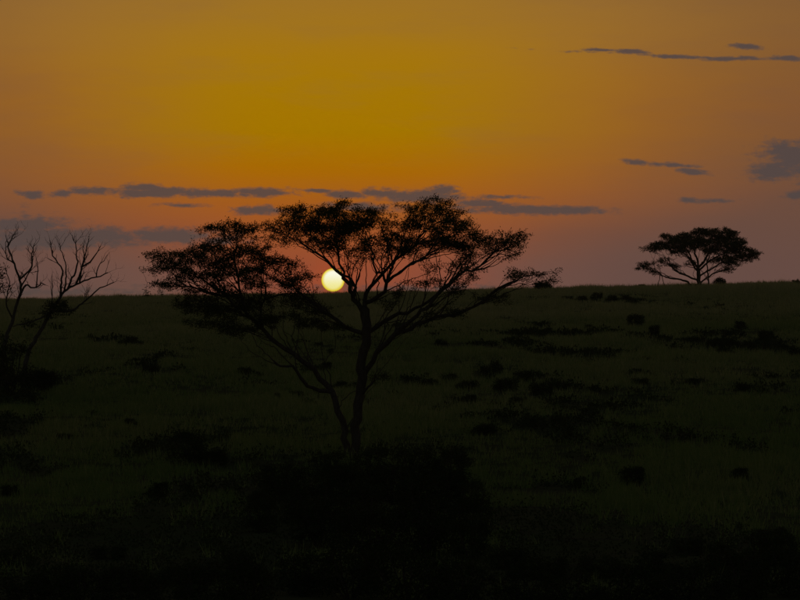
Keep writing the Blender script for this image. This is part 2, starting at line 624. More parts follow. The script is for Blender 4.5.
def build_tree(name, base, D, limbs, pads, step, kill, per, leaf, tip, spread, label, cat='tree',
               step_limb=None, wob=0.0, bark=None, dens=1.0, infl=3.0, iters=70, group=None, boughs=3, reach=3.2, rim=3, clump_size=1.0):
    """limbs: (part name, [(px, py, depth offset)...], width0 px, width1 px); pads: (px, py, rx, ry, depth, rdepth, clump)"""
    bark = bark or M_BARK
    mpp = D / FPX

    def P(px, py, dy=0.0):
        return Vector(((px - 400) / FPX * D, D + dy, (300 - py) / FPX * D))
    root = link(name, None, None, None, base)
    tag(root, label, cat, group)
    sk = Skeleton()
    names = {}
    for i, (nm, pts, w0, w1) in enumerate(limbs):
        tg = 'L%d' % i
        names[tg] = nm
        vv = [P(*q) for q in pts]
        if nm == 'trunk':
            vv[0] = Vector((vv[0].x, vv[0].y, float(ground_z(vv[0].x, vv[0].y)) - 0.15))
        sk.limb(vv, w0 * mpp / 2, w1 * mpp / 2, tg, step_limb or step, wob, root=(-1 if nm == 'trunk' else None))
    pts, who = [], []
    extra = []
    for (px, py, rx, ry, dy, rd, clump) in pads:      # stray sprays round the rim of every pad
        for b in range(rim):
            a_ = random.uniform(0, 2 * math.pi)
            k_ = random.uniform(.95, 1.25)
            w_ = random.uniform(.10, .24) * rx + 1.2
            extra.append((px + math.cos(a_) * rx * k_, py - math.sin(a_) * ry * k_, w_, w_ * random.uniform(.35, .7),
                          dy + random.uniform(-.6, .6) * rd, w_ * mpp, clump))
    bpads, pads = pads, list(pads) + extra
    for (px, py, rx, ry, dy, rd, clump) in pads:
        c_ = P(px, py, dy)
        r_ = (rx * mpp, rd, ry * mpp)
        n = max(4, int(dens * (r_[0] * r_[2] * math.pi) * (0.6 + 0.4 * rd)))
        nc = max(2, n // 16)
        cen = ell_points(nc, c_, r_)
        q = cen[RNG.integers(0, nc, n)] + RNG.normal(0, 1, (n, 3)) * np.array([1.0, 1.0, 0.34]) * 0.19 * clump_size
        pts.append(q)
        who += [clump] * n
    if pts:
        pts = np.concatenate(pts)
        nl = len(sk.pos)
        kidn = [0] * nl
        for (px, py, rx, ry, dy, rd, clump) in bpads:
            for b in range(boughs):
                r_ = (rx * mpp, rd, ry * mpp)
                goal = P(px, py, dy) + Vector((random.uniform(-.8, .8) * r_[0], random.uniform(-.8, .8) * r_[1], random.uniform(-.5, .6) * r_[2]))
                cand = []
                for i in range(nl):
                    v = goal - sk.pos[i]
                    L = v.length
                    if L < 0.8 or L > reach or names[sk.tag[i]] == 'trunk' and sk.rad[i] > 0.16:
                        continue
                    up_ = v.z / L
                    if up_ < 0.05 and py < 295:
                        continue
                    td = sk.pos[i] - sk.pos[sk.par[i]] if sk.par[i] >= 0 else Vector((0, 0, 1))
                    al = td.normalized().dot(v / L)
                    if al < 0.2:
                        continue
                    cand.append((abs(L - reach * 0.6) * 0.6 - al * 1.6 + kidn[i] * 0.8 + random.uniform(0, 1.2), i))
                if not cand:
                    continue
                i = min(cand)[1]
                blocked = False
                for t_ in (.15, .3, .45, .6, .75, .9, 1.0):
                    w_ = sk.pos[i] + (goal - sk.pos[i]) * t_
                    if math.hypot(400 + w_.x / w_.y * FPX - 331, 300 - w_.z / w_.y * FPX - 281) < 19:
                        blocked = True
                if blocked:
                    continue
                kidn[i] += 1
                a_, v = sk.pos[i], goal - sk.pos[i]
                td = (sk.pos[i] - sk.pos[sk.par[i]]).normalized() if sk.par[i] >= 0 else Vector((0, 0, 1))
                m1 = a_ + v * 0.33 + td * v.length * 0.10
                m2 = a_ + v * 0.68 + Vector((random.gauss(0, .06), random.gauss(0, .06), random.gauss(0, .05))) * v.length
                r0 = min(sk.rad[i] * 0.75, tip * random.uniform(3.4, 5.5))
                sk.limb([a_, m1, m2, goal], r0, tip * 1.6, 'twig', step * 1.3, 0.022 * D / 96, root=i)
        sk.grow(pts, step, kill, infl, iters)
    sk.finish(tip)
    for tg, nm in names.items():
        k = 10 if nm == 'trunk' else 7
        link(nm, sk.tubes(nm, (tg,), k, base), bark, root)
    if len(pts):
        crown = link('crown', sk.tubes('crown', ('twig',), 4, base), bark, root)
        kd = kdtree.KDTree(len(pts))
        for i, q in enumerate(pts):
            kd.insert(q, i)
        kd.balance()
        groups = {}
        for i in range(len(sk.pos)):
            if sk.tag[i] != 'twig' or sk.rad[i] > tip * 2.3:
                continue
            co, j, dist = kd.find(sk.pos[i])
            if dist > kill * 1.6:
                continue
            ax = (sk.pos[i] - sk.pos[sk.par[i]]).normalized()
            groups.setdefault(who[j], []).append((tuple(sk.pos[i] - base), tuple(ax)))
        for gname in sorted(groups):
            cc = [q[0] for q in groups[gname]]
            aa = [q[1] for q in groups[gname]]
            o = link('foliage_clump', leaves('foliage_clump', cc, aa, per, spread, leaf[0], leaf[1], 0.6), M_LEAF, crown)
            tag(o, kind='stuff')
    return root, sk


# ------------------------------------------------------------------ the big acacia
base = hit(352, 456)
D1 = base.y
limbs = [
    ('trunk', [(354, 458, 0), (356, 436, 0), (357, 417, .05), (360, 395, .05), (361, 378, 0), (362, 360, 0), (365, 343, 0), (365, 325, 0), (365, 310, 0)], 9.2, 9.6),
    ('trunk', [(349, 458, .15), (346, 445, .2), (342, 422, .3), (336, 402, .35), (325, 385, .4), (312, 370, .5), (295, 355, .6), (277, 345, .7), (262, 329, .8), (243, 312, .9), (226, 298, 1.0), (207, 284, 1.2)], 7.6, 1.8),
    ('limb', [(333, 397, .36), (320, 391, .2), (307, 383, .0), (297, 372, -.2), (288, 366, -.4), (275, 359, -.7)], 4.5, 1.8),     # bare stub
    ('limb', [(361.5, 378, 0), (372, 361, -.4), (386, 343, -.8), (398, 329, -1.1), (414, 316, -1.5), (433, 301, -1.9), (447, 285, -2.1), (462, 273, -2.3), (484, 262, -2.5), (500, 250, -2.6)], 6, 1.3),
    ('limb', [(390, 338, -.9), (410, 327, -.6), (431, 320, -.2), (456, 314, .2), (484, 301, .5), (500, 290, .8), (516, 279, 1.0), (534, 273, 1.1)], 4.4, 1.1),
    ('limb', [(365, 335, 0), (380, 326, .6), (398, 315, 1.1), (422, 304, 1.7), (440, 292, 2.2), (455, 276, 2.6), (468, 260, 3.0)], 5, 1.3),
    ('limb', [(364, 316, 0), (358, 304, -.3), (354, 296, -.5), (350, 287, -.8), (345, 279, -1.0), (337, 270, -1.3), (328, 261, -1.5), (317, 253, -1.7), (301, 242, -1.9)], 5.8, 1.4),
    ('limb', [(357, 300, -.4), (355, 287, -.2), (349, 278, .1), (342, 270, .5), (338, 258, .8), (337, 246, 1.0), (332, 236, 1.2)], 3.6, 1.1),
    ('limb', [(365, 310, 0), (366, 296, .2), (376, 281, .5), (388, 268, .8), (397, 254, 1.1), (404, 240, 1.4)], 5.2, 1.3),
    ('limb', [(366, 300, .2), (378, 298, -.5), (389, 284, -1.0), (402, 272, -1.5), (412, 264, -1.8), (428, 253, -2.2), (440, 236, -2.5)], 4.4, 1.2),
    ('limb', [(389, 284, -1.0), (391, 272, -.6), (396, 262, -.2), (414, 246, .3), (426, 226, .6)], 3.5, 1.6),
    ('limb', [(389, 284, -1.0), (384, 278, -1.2), (377, 270, -1.5), (372, 258, -1.8), (368, 244, -2.1)], 3, 1.4),
    ('limb', [(364, 336, 0), (350, 330, .3), (336, 321, .7), (320, 311, 1.2), (304, 298, 1.7), (288, 287, 2.2), (272, 277, 2.6)], 5, 1.3),
    ('limb', [(226, 299, 1.0), (212, 294, .4), (196, 288, -.2), (180, 283, -.7)], 3, 1.3),
    ('limb', [(243, 312, .9), (240, 292, .4), (234, 272, -.1), (236, 252, -.4), (238, 240, -.6)], 3, 1.1),
    ('limb', [(262, 329, .8), (258, 312, 1.4), (262, 294, 2.0), (256, 276, 2.4)], 3, 1.4),
    ('limb', [(361, 392, 0), (368, 388, -.3), (374, 381, -.5), (380, 377, -.6)], 2.5, 1.2),
]
PADS = [
    # left crown
    (180, 257, 27, 12, -.5, 1.8, 'a'), (168, 266, 16, 9, 0, 1.2, 'a'), (208, 258, 30, 14, 0, 2.2, 'a'),
    (233, 231, 29, 9, -.6, 1.8, 'a'), (250, 228, 16, 6, -.3, 1.0, 'a'), (240, 262, 34, 15, .5, 2.4, 'a'), (270, 268, 30, 14, 1.5, 2.2, 'a'),
    (292, 281, 18, 12, 2.2, 1.6, 'a'), (166, 288, 17, 8, -.4, 1.2, 'a'), (185, 280, 16, 6, -.5, 1.2, 'a'),
    (222, 312, 46, 12, 1.2, 2.2, 'a'), (188, 305, 24, 8, .6, 1.4, 'a'), (275, 318, 26, 10, 1.0, 1.8, 'a'), (250, 300, 26, 10, 1.8, 1.8, 'a'),
    (308, 308, 20, 8, 1.6, 1.4, 'a'), (330, 326, 16, 8, .8, 1.0, 'a'), (205, 325, 20, 7, .9, 1.2, 'a'), (236, 276, 30, 8, 0, 2.0, 'a'),
    (196, 272, 26, 9, .6, 2.0, 'a'), (228, 246, 24, 9, -.2, 1.8, 'a'), (255, 252, 20, 9, .6, 1.8, 'a'), (215, 292, 30, 7, 1.2, 1.8, 'a'), (160, 258, 10, 7, -.4, .9, 'a'),
    (262, 285, 26, 8, 1.6, 2.0, 'a'), (285, 300, 18, 7, 1.8, 1.4, 'a'), (200, 245, 14, 6, -.3, 1.1, 'a'), (300, 292, 10, 8, 2.0, .9, 'a'), (238, 330, 26, 8, 1.2, 1.4, 'a'),
    (300, 322, 18, 6, 1.2, 1.2, 'a'), (268, 258, 12, 6, 1.0, 1.0, 'a'), (215, 228, 12, 5, -.6, .8, 'a'),
    # middle, left of the gap
    (335, 232, 34, 10, .2, 2.4, 'b'), (310, 212, 22, 6, -.4, 1.6, 'b'), (372, 250, 12, 8, -1.4, 1.0, 'b'), (276, 230, 8, 6, -1.8, .7, 'b'), (340, 250, 26, 7, .2, 1.8, 'b'),
    (380, 222, 9, 9, -.6, .9, 'b'), (376, 212, 10, 5, 0, .9, 'c'),
    (300, 224, 22, 15, -1.6, 1.8, 'b'), (325, 220, 34, 16, -.4, 2.6, 'b'), (350, 220, 27, 16, .4, 2.4, 'b'), (284, 240, 14, 9, -1.8, 1.2, 'b'),
    (363, 234, 17, 18, -1.4, 1.6, 'b'), (320, 240, 30, 10, -.6, 2.4, 'b'), (345, 208, 20, 5, 0, 1.6, 'b'), (352, 262, 12, 6, -1.2, .9, 'b'),
    # middle, right of the gap
    (424, 207, 22, 8, .4, 1.8, 'c'), (438, 224, 30, 15, 0, 2.6, 'c'), (404, 232, 18, 16, .8, 1.8, 'c'), (455, 237, 22, 14, -1.2, 2.0, 'c'),
    (390, 244, 16, 12, .6, 1.6, 'c'), (430, 245, 34, 10, -.4, 2.8, 'c'), (452, 216, 14, 8, .2, 1.2, 'c'), (462, 256, 16, 7, 2.4, 1.6, 'c'),
    (415, 216, 18, 9, .4, 1.6, 'c'), (430, 202, 14, 4, .5, 1.0, 'c'), (445, 203, 6, 4, .4, .6, 'c'), (470, 246, 14, 9, -1.6, 1.4, 'c'), (412, 250, 22, 7, 1.0, 1.8, 'c'), (466, 232, 12, 7, -.6, 1.0, 'c'),
    # right arm
    (486, 238, 12, 5, -2.4, .8, 'd'), (505, 247, 14, 6, -2.5, .9, 'd'), (466, 268, 12, 5, -2.3, .9, 'd'), (456, 290, 12, 5, .6, .8, 'd'), (400, 292, 9, 4, -.6, .6, 'd'), (436, 268, 14, 4, -2.0, .8, 'd'),
    (494, 244, 26, 9, -2.4, 1.5, 'd'), (514, 239, 9, 7, -2.5, .8, 'd'), (512, 255, 8, 6, -2.5, .7, 'd'), (478, 250, 16, 9, -2.2, 1.4, 'd'),
    (478, 275, 9, 4, -2.2, .6, 'd'), (446, 281, 14, 5, .5, .9, 'd'), (418, 283, 8, 3, -1.2, .6, 'd'),
    # low right arm
    (536, 277, 20, 6, 1.1, 1.0, 'e'), (519, 273, 10, 4, 1.0, .7, 'e'), (548, 283, 8, 5, 1.1, .6, 'e'), (493, 298, 17, 6, .7, 1.0, 'e'),
    (458, 311, 15, 5, .3, .8, 'e'), (388, 303, 9, 4, 0, .6, 'e'), (425, 317, 10, 4, -.4, .6, 'e'),
    (380, 376, 6, 3, -.6, .4, 'e'),
]
build_tree('acacia_tree', base, D1, limbs, PADS, 0.12, 0.15, 15, (0.10, 0.028), 0.0070, 0.085,
           'large spreading acacia with a forked trunk standing in front of the setting sun',
           step_limb=0.3, wob=0.05, dens=95.0, boughs=3, reach=3.2, rim=2)

# ------------------------------------------------------------------ the acacia on the crest
base2 = hit(699, 285.5)
D2 = 352.0
base2 = Vector(((699 - 400) / FPX * D2, D2, float(ground_z((699 - 400) / FPX * D2, D2))))
limbs2 = [
    ('trunk', [(699.5, 286, 0), (699, 280, 0), (698.5, 274, 0), (698, 268, 0)], 4.6, 3.6),
    ('trunk', [(692, 286, .5), (688.5, 282, .6), (684, 280, .8), (678, 279, 1.0), (671, 278.5, 1.2), (663, 275, 1.4), (657, 271, 1.5)], 2.4, .8),
    ('trunk', [(707.5, 286, -1), (707.5, 279, -1), (707, 272, -1), (706, 264, -1), (709, 255, -1.2)], 1.8, 1.0),
    ('limb', [(696, 279, 0), (691, 278, -.5), (684, 275, -1), (676, 272, -1.6), (670, 267, -2.2), (666, 259, -2.8)], 2.2, .9),
    ('limb', [(698, 272, 0), (694, 268, -.8), (690, 261, -1.6), (685, 256, -2.4), (677, 250, -3)], 2.2, .9),
    ('limb', [(698, 269, 0), (695, 263, .6), (691, 256, 1.4), (688, 248, 2.2)], 2.4, .9),
    ('limb', [(698, 268, 0), (698, 261, .2), (695, 253, .6), (699, 244, 1.0)], 2.4, .9),
    ('limb', [(698, 268, 0), (703, 262, -.6), (706, 256, -1.4), (713, 249, -2), (719, 241, -2.6)], 2.6, .9),
    ('limb', [(700, 272, 0), (706, 265, 1), (714, 259, 2), (723, 255, 2.8), (732, 250, 3.4)], 2.2, .9),
    ('limb', [(700, 276, 0), (709, 270, -.6), (719, 264, -1.2), (730, 259, -1.8), (740, 256, -2.2)], 2.0, .8),
    ('limb', [(700, 282, 0), (709, 276, .4), (718, 272, .6), (728, 270, .8), (736, 269, 1.0)], 1.8, .7),
    ('limb', [(663, 275, 1.4), (661.5, 273, 1.4), (660, 279, 1.3), (659, 285.5, 1.2)], .8, .7),
    ('limb', [(663, 275, 1.4), (664, 279, 1.5), (665.5, 285.5, 1.6)], .8, .7),
]
PADS2 = [
    (704, 232.5, 14, 4.5, 0, 3.5, 'a'), (722, 234, 15, 6, .5, 3.5, 'a'), (680, 239, 20, 5.5, 0, 3.5, 'a'), (664, 247, 15, 5.5, -.5, 3.0, 'a'),
    (652, 249, 6, 3, 0, 1.4, 'a'), (695, 243, 24, 6, 0, 4.2, 'a'), (727, 244, 18, 8, 0, 4.0, 'a'), (742, 251, 12, 7, -.5, 3.0, 'a'),
    (748, 257, 8, 5, -1, 2.0, 'a'), (735, 260, 15, 5, -.5, 2.6, 'a'), (678, 250, 14, 4, .6, 2.6, 'a'), (712, 250, 14, 5, 0, 2.6, 'a'), (720, 262, 12, 4, .6, 2, 'a'),
    (641, 267, 4, 2.4, .8, .7, 'b'), (651, 264, 7, 2.6, .8, 1, 'b'), (655, 272, 5, 2.4, 1.4, .8, 'b'), (663, 261, 5, 3, -2.4, .9, 'b'), (672, 266, 5, 2, -1.8, .8, 'b'),
    (729, 270, 8, 1.8, .8, 1, 'b'), (690, 263, 4, 2, -1.4, .7, 'b'),
]
build_tree('acacia_tree', base2, D2, limbs2, PADS2, 0.20, 0.25, 15, (0.22, 0.07), 0.013, 0.15,
           'lone flat topped acacia on the hill crest against the dusky sky',
           step_limb=0.45, wob=0.05, dens=32.0, infl=5.0, boughs=4, reach=4.6, rim=2, clump_size=1.9)

# ------------------------------------------------------------------ bare dead trees
base3 = hit(4, 384)
D3 = base3.y
mpp3 = D3 / FPX


def grow_bare(root_name, base_, D, limbs, tips, label, foliage=(), seed=1):
    """a leafless tree: traced limbs and forking twigs that rise from them"""
    random.seed(seed)
    mpp = D / FPX

    def P(px, py, dy=0.0):
        return Vector(((px - 400) / FPX * D, D + dy, (300 - py) / FPX * D))
    root = link(root_name, None, None, None, base_)
    tag(root, label, 'tree', 'bare trees beside the dense bush')
    sk = Skeleton()
    names = {}
    for i, (nm, pts, w0, w1) in enumerate(limbs):
        tg = 'L%d' % i
        names[tg] = nm
        vv = [P(*q) for q in pts]
        if nm == 'trunk':
            vv[0] = Vector((vv[0].x, vv[0].y, float(ground_z(vv[0].x, vv[0].y)) - 0.1))
        sk.limb(vv, w0 * mpp / 2, w1 * mpp / 2, tg, 0.22, 0.022, root=(-1 if nm == 'trunk' else None))
    def twig(i, d_, L, r, depth):
        """a crooked twig from node i, forking upward"""
        st = 0.11
        n = max(3, int(L / st))
        cur, q = i, Vector(sk.pos[i])
        for k in range(n):
            d_ = (d_ + Vector((random.gauss(0, .11), random.gauss(0, .11), random.gauss(0, .09) + .05))).normalized()
            q = q + d_ * st
            cur = sk.add(q, cur, r * (1 - 0.6 * (k + 1) / n), 'twig')
            if depth and k > 0 and random.random() < (0.44 if depth > 1 else 0.36):
                side_ = Vector((random.gauss(0, 1), random.gauss(0, .8), random.gauss(0, .6)))
                side_ = (side_ - d_ * side_.dot(d_)).normalized()
                twig(cur, (d_ * 0.75 + side_ * 0.65 + Vector((0, 0, .18))).normalized(), L * random.uniform(.4, .7), r * .68, depth - 1)
    for i in range(len(sk.pos)):
        q = sk.par[i]
        if q < 0 or sk.rad[i] > 1.3 * mpp or sk.pos[i].z < P(0, 300).z - 0.4:
            continue
        end = not any(sk.par[k] == i for k in range(i + 1, min(i + 2, len(sk.pos))))
        if end or random.random() < tips:
            d_ = (sk.pos[i] - sk.pos[q]).normalized()
            side_ = Vector((random.gauss(0, 1), random.gauss(0, .8), random.gauss(0, .5)))
            side_ = (side_ - d_ * side_.dot(d_)).normalized()
            d2 = d_ if end else (d_ * 0.7 + side_ * 0.7 + Vector((0, 0, .25))).normalized()
            twig(i, d2, random.uniform(.25, .45) if end else random.uniform(.35, 1.0), min(sk.rad[i] * .7, .028), 3)
    sk.finish(0.016, 2.2)
    parts = {}
    for tg, nm in names.items():
        parts[tg] = link(nm, sk.tubes(nm, (tg,), 8 if nm == 'trunk' else 6, base_), M_DEAD, root)
    top = {}
    for i in range(len(sk.pos)):
        if sk.tag[i] == 'twig':
            q = sk.par[i]
            top[i] = top.get(q, i) if sk.tag[q] == 'twig' else i
    for i, r_ in top.items():
        sk.tag[i] = 'T%d' % r_
    for r_ in sorted(set(top.values())):
        link('branch', sk.tubes('branch', ('T%d' % r_,), 4, base_), M_DEAD, parts[sk.tag[sk.par[r_]]])
    if foliage:
        cc = np.concatenate([ell_points(n, P(px, py, dy) - base_, (rx * mpp, rd, ry * mpp)) for (px, py, rx, ry, dy, rd, n) in foliage])
        ax = RNG.normal(0, 1, cc.shape)
        o = link('creeper_leaves', leaves('creeper_leaves', cc, ax, 12, 0.12, 0.15, 0.06), M_SHRUB, parts['L0'])
        tag(o, kind='stuff')
    return root


grow_bare('dead_tree', base3, D3, [
    ('trunk', [(1, 386, 0), (2, 365, 0), (4, 345, 0), (9, 330, 0), (13.5, 316, .1), (17, 303, .1), (19.5, 292, .2), (19.5, 280, .2), (15, 268, .3), (10.5, 256, .4), (7, 247, .5), (6, 241, .5)], 5, 1.2),
    ('limb', [(17, 303, .1), (22, 292, -.3), (27, 284.5, -.6), (33, 287, -.9), (39, 287.5, -1.1), (45, 283, -1.3), (49, 285, -1.5)], 2.6, .9),
    ('limb', [(37, 287, -1.1), (40, 279, -1.2), (41, 270, -1.3), (40, 259, -1.4)], 1.5, .6),
    ('limb', [(19.5, 281, .2), (25, 273, .6), (30, 265, 1.0), (29, 254, 1.2), (31, 244, 1.4)], 2.2, .8),
    ('limb', [(7, 247, .5), (10, 239, .6), (12, 234, .7)], 1.3, .6),
    ('limb', [(13, 264, .3), (5, 257, .9), (2, 247, 1.2), (3, 239, 1.4)], 1.6, .6),
    ('limb', [(19, 288, .2), (26, 279, -.4), (33, 270, -.8), (35, 259, -1.0)], 1.8, .6),
    ('limb', [(12, 318, .1), (8, 306, -.4), (9, 295, -.8), (12, 283, -1.0), (9, 270, -1.2)], 2.0, .7),
], 0.50,
    'bare dead tree with an upright twisting stem rising from the dense bush', seed=5)

base4 = hit(26, 383)
D4 = base4.y + 1.5
base4 = Vector(((24 - 400) / FPX * D4, D4, float(ground_z((24 - 400) / FPX * D4, D4))))
grow_bare('dead_tree', base4, D4, [
    ('trunk', [(22, 385, 0), (25, 366, 0), (30, 349, 0), (40, 331, .1), (47, 318, .2), (54, 307, .2), (61, 295, .3), (69, 288, .4), (78, 283, .6), (86, 279, .8), (94, 277, 1.0), (106, 272.5, 1.2)], 5.5, 1.0),
    ('limb', [(60, 297, .3), (61, 283, .1), (63, 271, -.2), (59, 263, -.4), (54, 256, -.6), (53, 248, -.7), (52, 241, -.8)], 2.6, .8),
    ('limb', [(66, 290, .4), (71, 278, .7), (75, 265, 1.0), (74, 251, 1.2), (73, 239, 1.4)], 2.6, .8),
    ('limb', [(76, 284, .6), (81, 270, .2), (85, 257, -.2), (88, 247, -.5), (90, 239, -.7)], 2.4, .8),
    ('limb', [(82, 268, .2), (90, 262, -.1), (97, 254, -.4), (102, 246, -.7)], 1.8, .7),
    ('limb', [(53, 309, .2), (63, 311, -.6), (75, 310, -1.2), (85, 304, -1.7), (93, 298, -2.1), (102, 290, -2.5), (112, 286, -2.9), (120, 283, -3.2)], 2.8, .9),
    ('limb', [(51, 312, .2), (41, 318, -.3), (30, 322, -.7), (20, 325, -1.1), (13, 326, -1.4)], 2.2, .8),
    ('limb', [(49, 315, .2), (50, 300, .9), (49, 287, 1.4), (48, 275, 1.8)], 1.6, .6),
    ('limb', [(63, 292, .3), (67, 279, -.5), (68, 266, -.9), (65, 254, -1.2), (62, 244, -1.4)], 2.0, .7),
    ('limb', [(80, 282, .6), (79, 269, 1.2), (81, 256, 1.6), (79, 245, 1.9)], 1.8, .7),
    ('limb', [(94, 277, 1.0), (95, 267, 1.5), (100, 260, 1.8), (104, 254, 2.0)], 1.4, .6),
], 0.52,
    'bare dead tree with a slanting trunk fanning out into fine upright twigs', 
    foliage=[(56, 306, 14, 5, -.3, .9, 60), (68, 311, 9, 3, -.8, .6, 26), (30, 323, 10, 3, -.7, .6, 20), (48, 315, 8, 5, 0, .6, 22)], seed=11)

# leafy tree just beyond the bare ones; only the rim of its crown shows
D5 = D3 + 9.0
random.seed(21)
b5 = Vector(((-22 - 400) / FPX * D5, D5, float(ground_z((-22 - 400) / FPX * D5, D5))))
build_tree('leafy_tree', b5, D5, [
    ('trunk', [(-22, 384, 0), (-22, 350, 0), (-20, 325, .2), (-18, 305, .3)], 6, 4),
    ('limb', [(-19, 312, .2), (-12, 298, -.3), (-4, 286, -.6), (2, 278, -.8)], 3, 1.2),
    ('limb', [(-18, 306, .3), (-22, 290, .6), (-30, 276, .9)], 3, 1.2),
    ('limb', [(-19, 310, .2), (-30, 300, -.4), (-44, 288, -.8)], 3, 1.2)],
    [(-2, 276, 9, 11, -.7, 1.2, 'a'), (3, 288, 5, 8, -.7, .7, 'a'), (-18, 268, 16, 12, .3, 2, 'a'), (-38, 278, 16, 12, 0, 2, 'a'), (-24, 288, 16, 8, 0, 1.6, 'a'),
     (0, 335, 10, 5, -.4, .8, 'a')],
    0.18, 0.24, 10, (0.16, 0.06), 0.010, 0.13,
    'leafy tree beside the bare dead trees, only the rim of its crown showing', dens=40.0)

# ------------------------------------------------------------------ shrubs
PROTO = {}
SHRUBS = []


def shrub_proto(kind, k):
    """returns (stem mesh, foliage mesh) about 1 m in radius and 1.3 m tall"""
    key = (kind, k)
    if key in PROTO:
        return PROTO[key]
    random.seed(100 + k * 7 + {'near': 0, 'mid': 50, 'low': 90, 'far': 150}[kind])
    rng = np.random.default_rng(1000 + k * 13 + {'near': 0, 'mid': 50, 'low': 90, 'far': 150}[kind])
    flat = 0.62 if kind == 'low' else 1.0
    sk = Skeleton()
    r0 = sk.add((0, 0, -0.1), -1, 0.05, 'S')
    att = []
    n_l = 7
    for i in range(n_l):
        a = 2 * math.pi * (i + random.uniform(-.35, .35)) / n_l
        rr = random.uniform(0.2, 0.72)
        hh = (1.22 - 0.75 * rr + random.uniform(-.22, .22)) * flat
        top = Vector((rr * math.cos(a), rr * math.sin(a), hh))
        midp = Vector((top.x * 0.55, top.y * 0.55, hh * 0.42))
        sk.limb([Vector((0, 0, -0.05)), midp, top], 0.028, 0.012, 'S', 0.14, 0.02, root=r0)
        att.append(ell_points(60, top + Vector((0, 0, -.08)), (random.uniform(.24, .4), random.uniform(.24, .4), random.uniform(.16, .3) * flat), rng))
        att.append(ell_points(30, Vector((top.x * 1.1, top.y * 1.1, hh * 0.42)), (.3, .3, .28 * flat), rng))
    att.append(ell_points(40, (0, 0, 0.28 * flat), (0.75, 0.75, 0.28 * flat), rng))
    sk.grow(np.concatenate(att), 0.09, 0.13, 1.2, 26, 0.35, 0.08)
    sk.finish(0.005, 2.3)
    stem = sk.tubes('stems', ('S', 'twig'), 4, Vector((0, 0, 0)))
    stem.materials.append(M_BARK)
    cc, aa = [], []
    for i in range(len(sk.pos)):
        if sk.tag[i] == 'twig' and sk.pos[i].z > 0.02:
            cc.append(tuple(sk.pos[i]))
            aa.append(tuple((sk.pos[i] - sk.pos[sk.par[i]]).normalized()))
    per, lf = {'near': (10, (.085, .032)), 'mid': (8, (.11, .05)), 'low': (8, (.11, .045)), 'far': (6, (.16, .08))}[kind]
    fol = leaves('foliage', cc, aa, per, 0.065, lf[0], lf[1], 1.0, rng)
    fol.materials.append(M_SHRUB)
    PROTO[key] = (stem, fol)
    return PROTO[key]


def shrub(pos, rx, rz, label, kind='mid', name='bush', group=None, ry=None):
    SHRUBS.append((pos[0], pos[1], rx))
    k = random.randrange(3)
    stem, fol = shrub_proto(kind, k)
    root = link(name, None, None, None, (pos[0], pos[1], pos[2] - 0.04))
    root.rotation_euler.z = random.uniform(0, 6.28)
    tag(root, label, 'bush', group)
    h = {'low': 0.85}.get(kind, 1.32)
    s = (rx, ry or rx, rz / h)
    st = link('stems', stem, None, root)
    fo = link('foliage', fol, None, root)
    st.scale = s
    fo.scale = s
    fo['kind'] = 'stuff'
    return root


def place(px, py, wpx, hpx, label, kind='mid', group=None, name='bush'):
    q = hit(px, py)
    mpp = q.y / FPX
    # measured width includes the ragged rim
    return shrub(q, wpx * mpp / 2 * 0.95, hpx * mpp * 0.95, label, kind, name, group)


ORD = ['first', 'second', 'third', 'fourth', 'fifth', 'sixth', 'seventh', 'eighth', 'ninth']
random.seed(33)
# bush at the foot of the bare trees
place(10, 396, 74, 60, 'broad dense bush round the feet of the bare dead trees', 'near')
place(42, 392, 30, 32, 'smaller bush at the edge of the broad bush below the dead trees', 'mid')
# on and near the crest
place(544, 292, 26, 12, 'dark bush on the crest below the long low branch of the big acacia', 'far')
place(721, 286, 18, 12, 'small rounded bush close beside the trunk of the crest acacia', 'far')
place(641, 288.5, 14, 6.5, 'small bush on the crest a little way from the lone acacia', 'far')
place(797, 286, 14, 8, 'bush on the crest well clear of the lone acacia, farthest from the sun', 'far')
place(742, 287, 8, 4, 'tiny bush on the crest just past the rounded bush by the lone acacia', 'far')
for k, (x, y, w, h) in enumerate([(110, 299, 11, 4), (122, 299, 12, 6), (136, 298, 9, 4), (147, 298, 12, 6)]):
    place(x, y, w, h, ORD[k] + ' small bush from the dead trees in the row on the crest', 'far',
          'bushes on the crest between dead trees and big acacia')
for k, (x, y, w, h) in enumerate([(568, 300, 16, 5), (582, 300.5, 18, 6), (597, 300, 16, 10), (612, 300.5, 18, 7), (627, 301, 20, 7), (641, 302, 14, 5)]):
    place(x, y, w, h, ORD[k] + ' low shrub from the big acacia in the narrow strip just under the crest', 'low', 'shrubs in the strip under the crest')
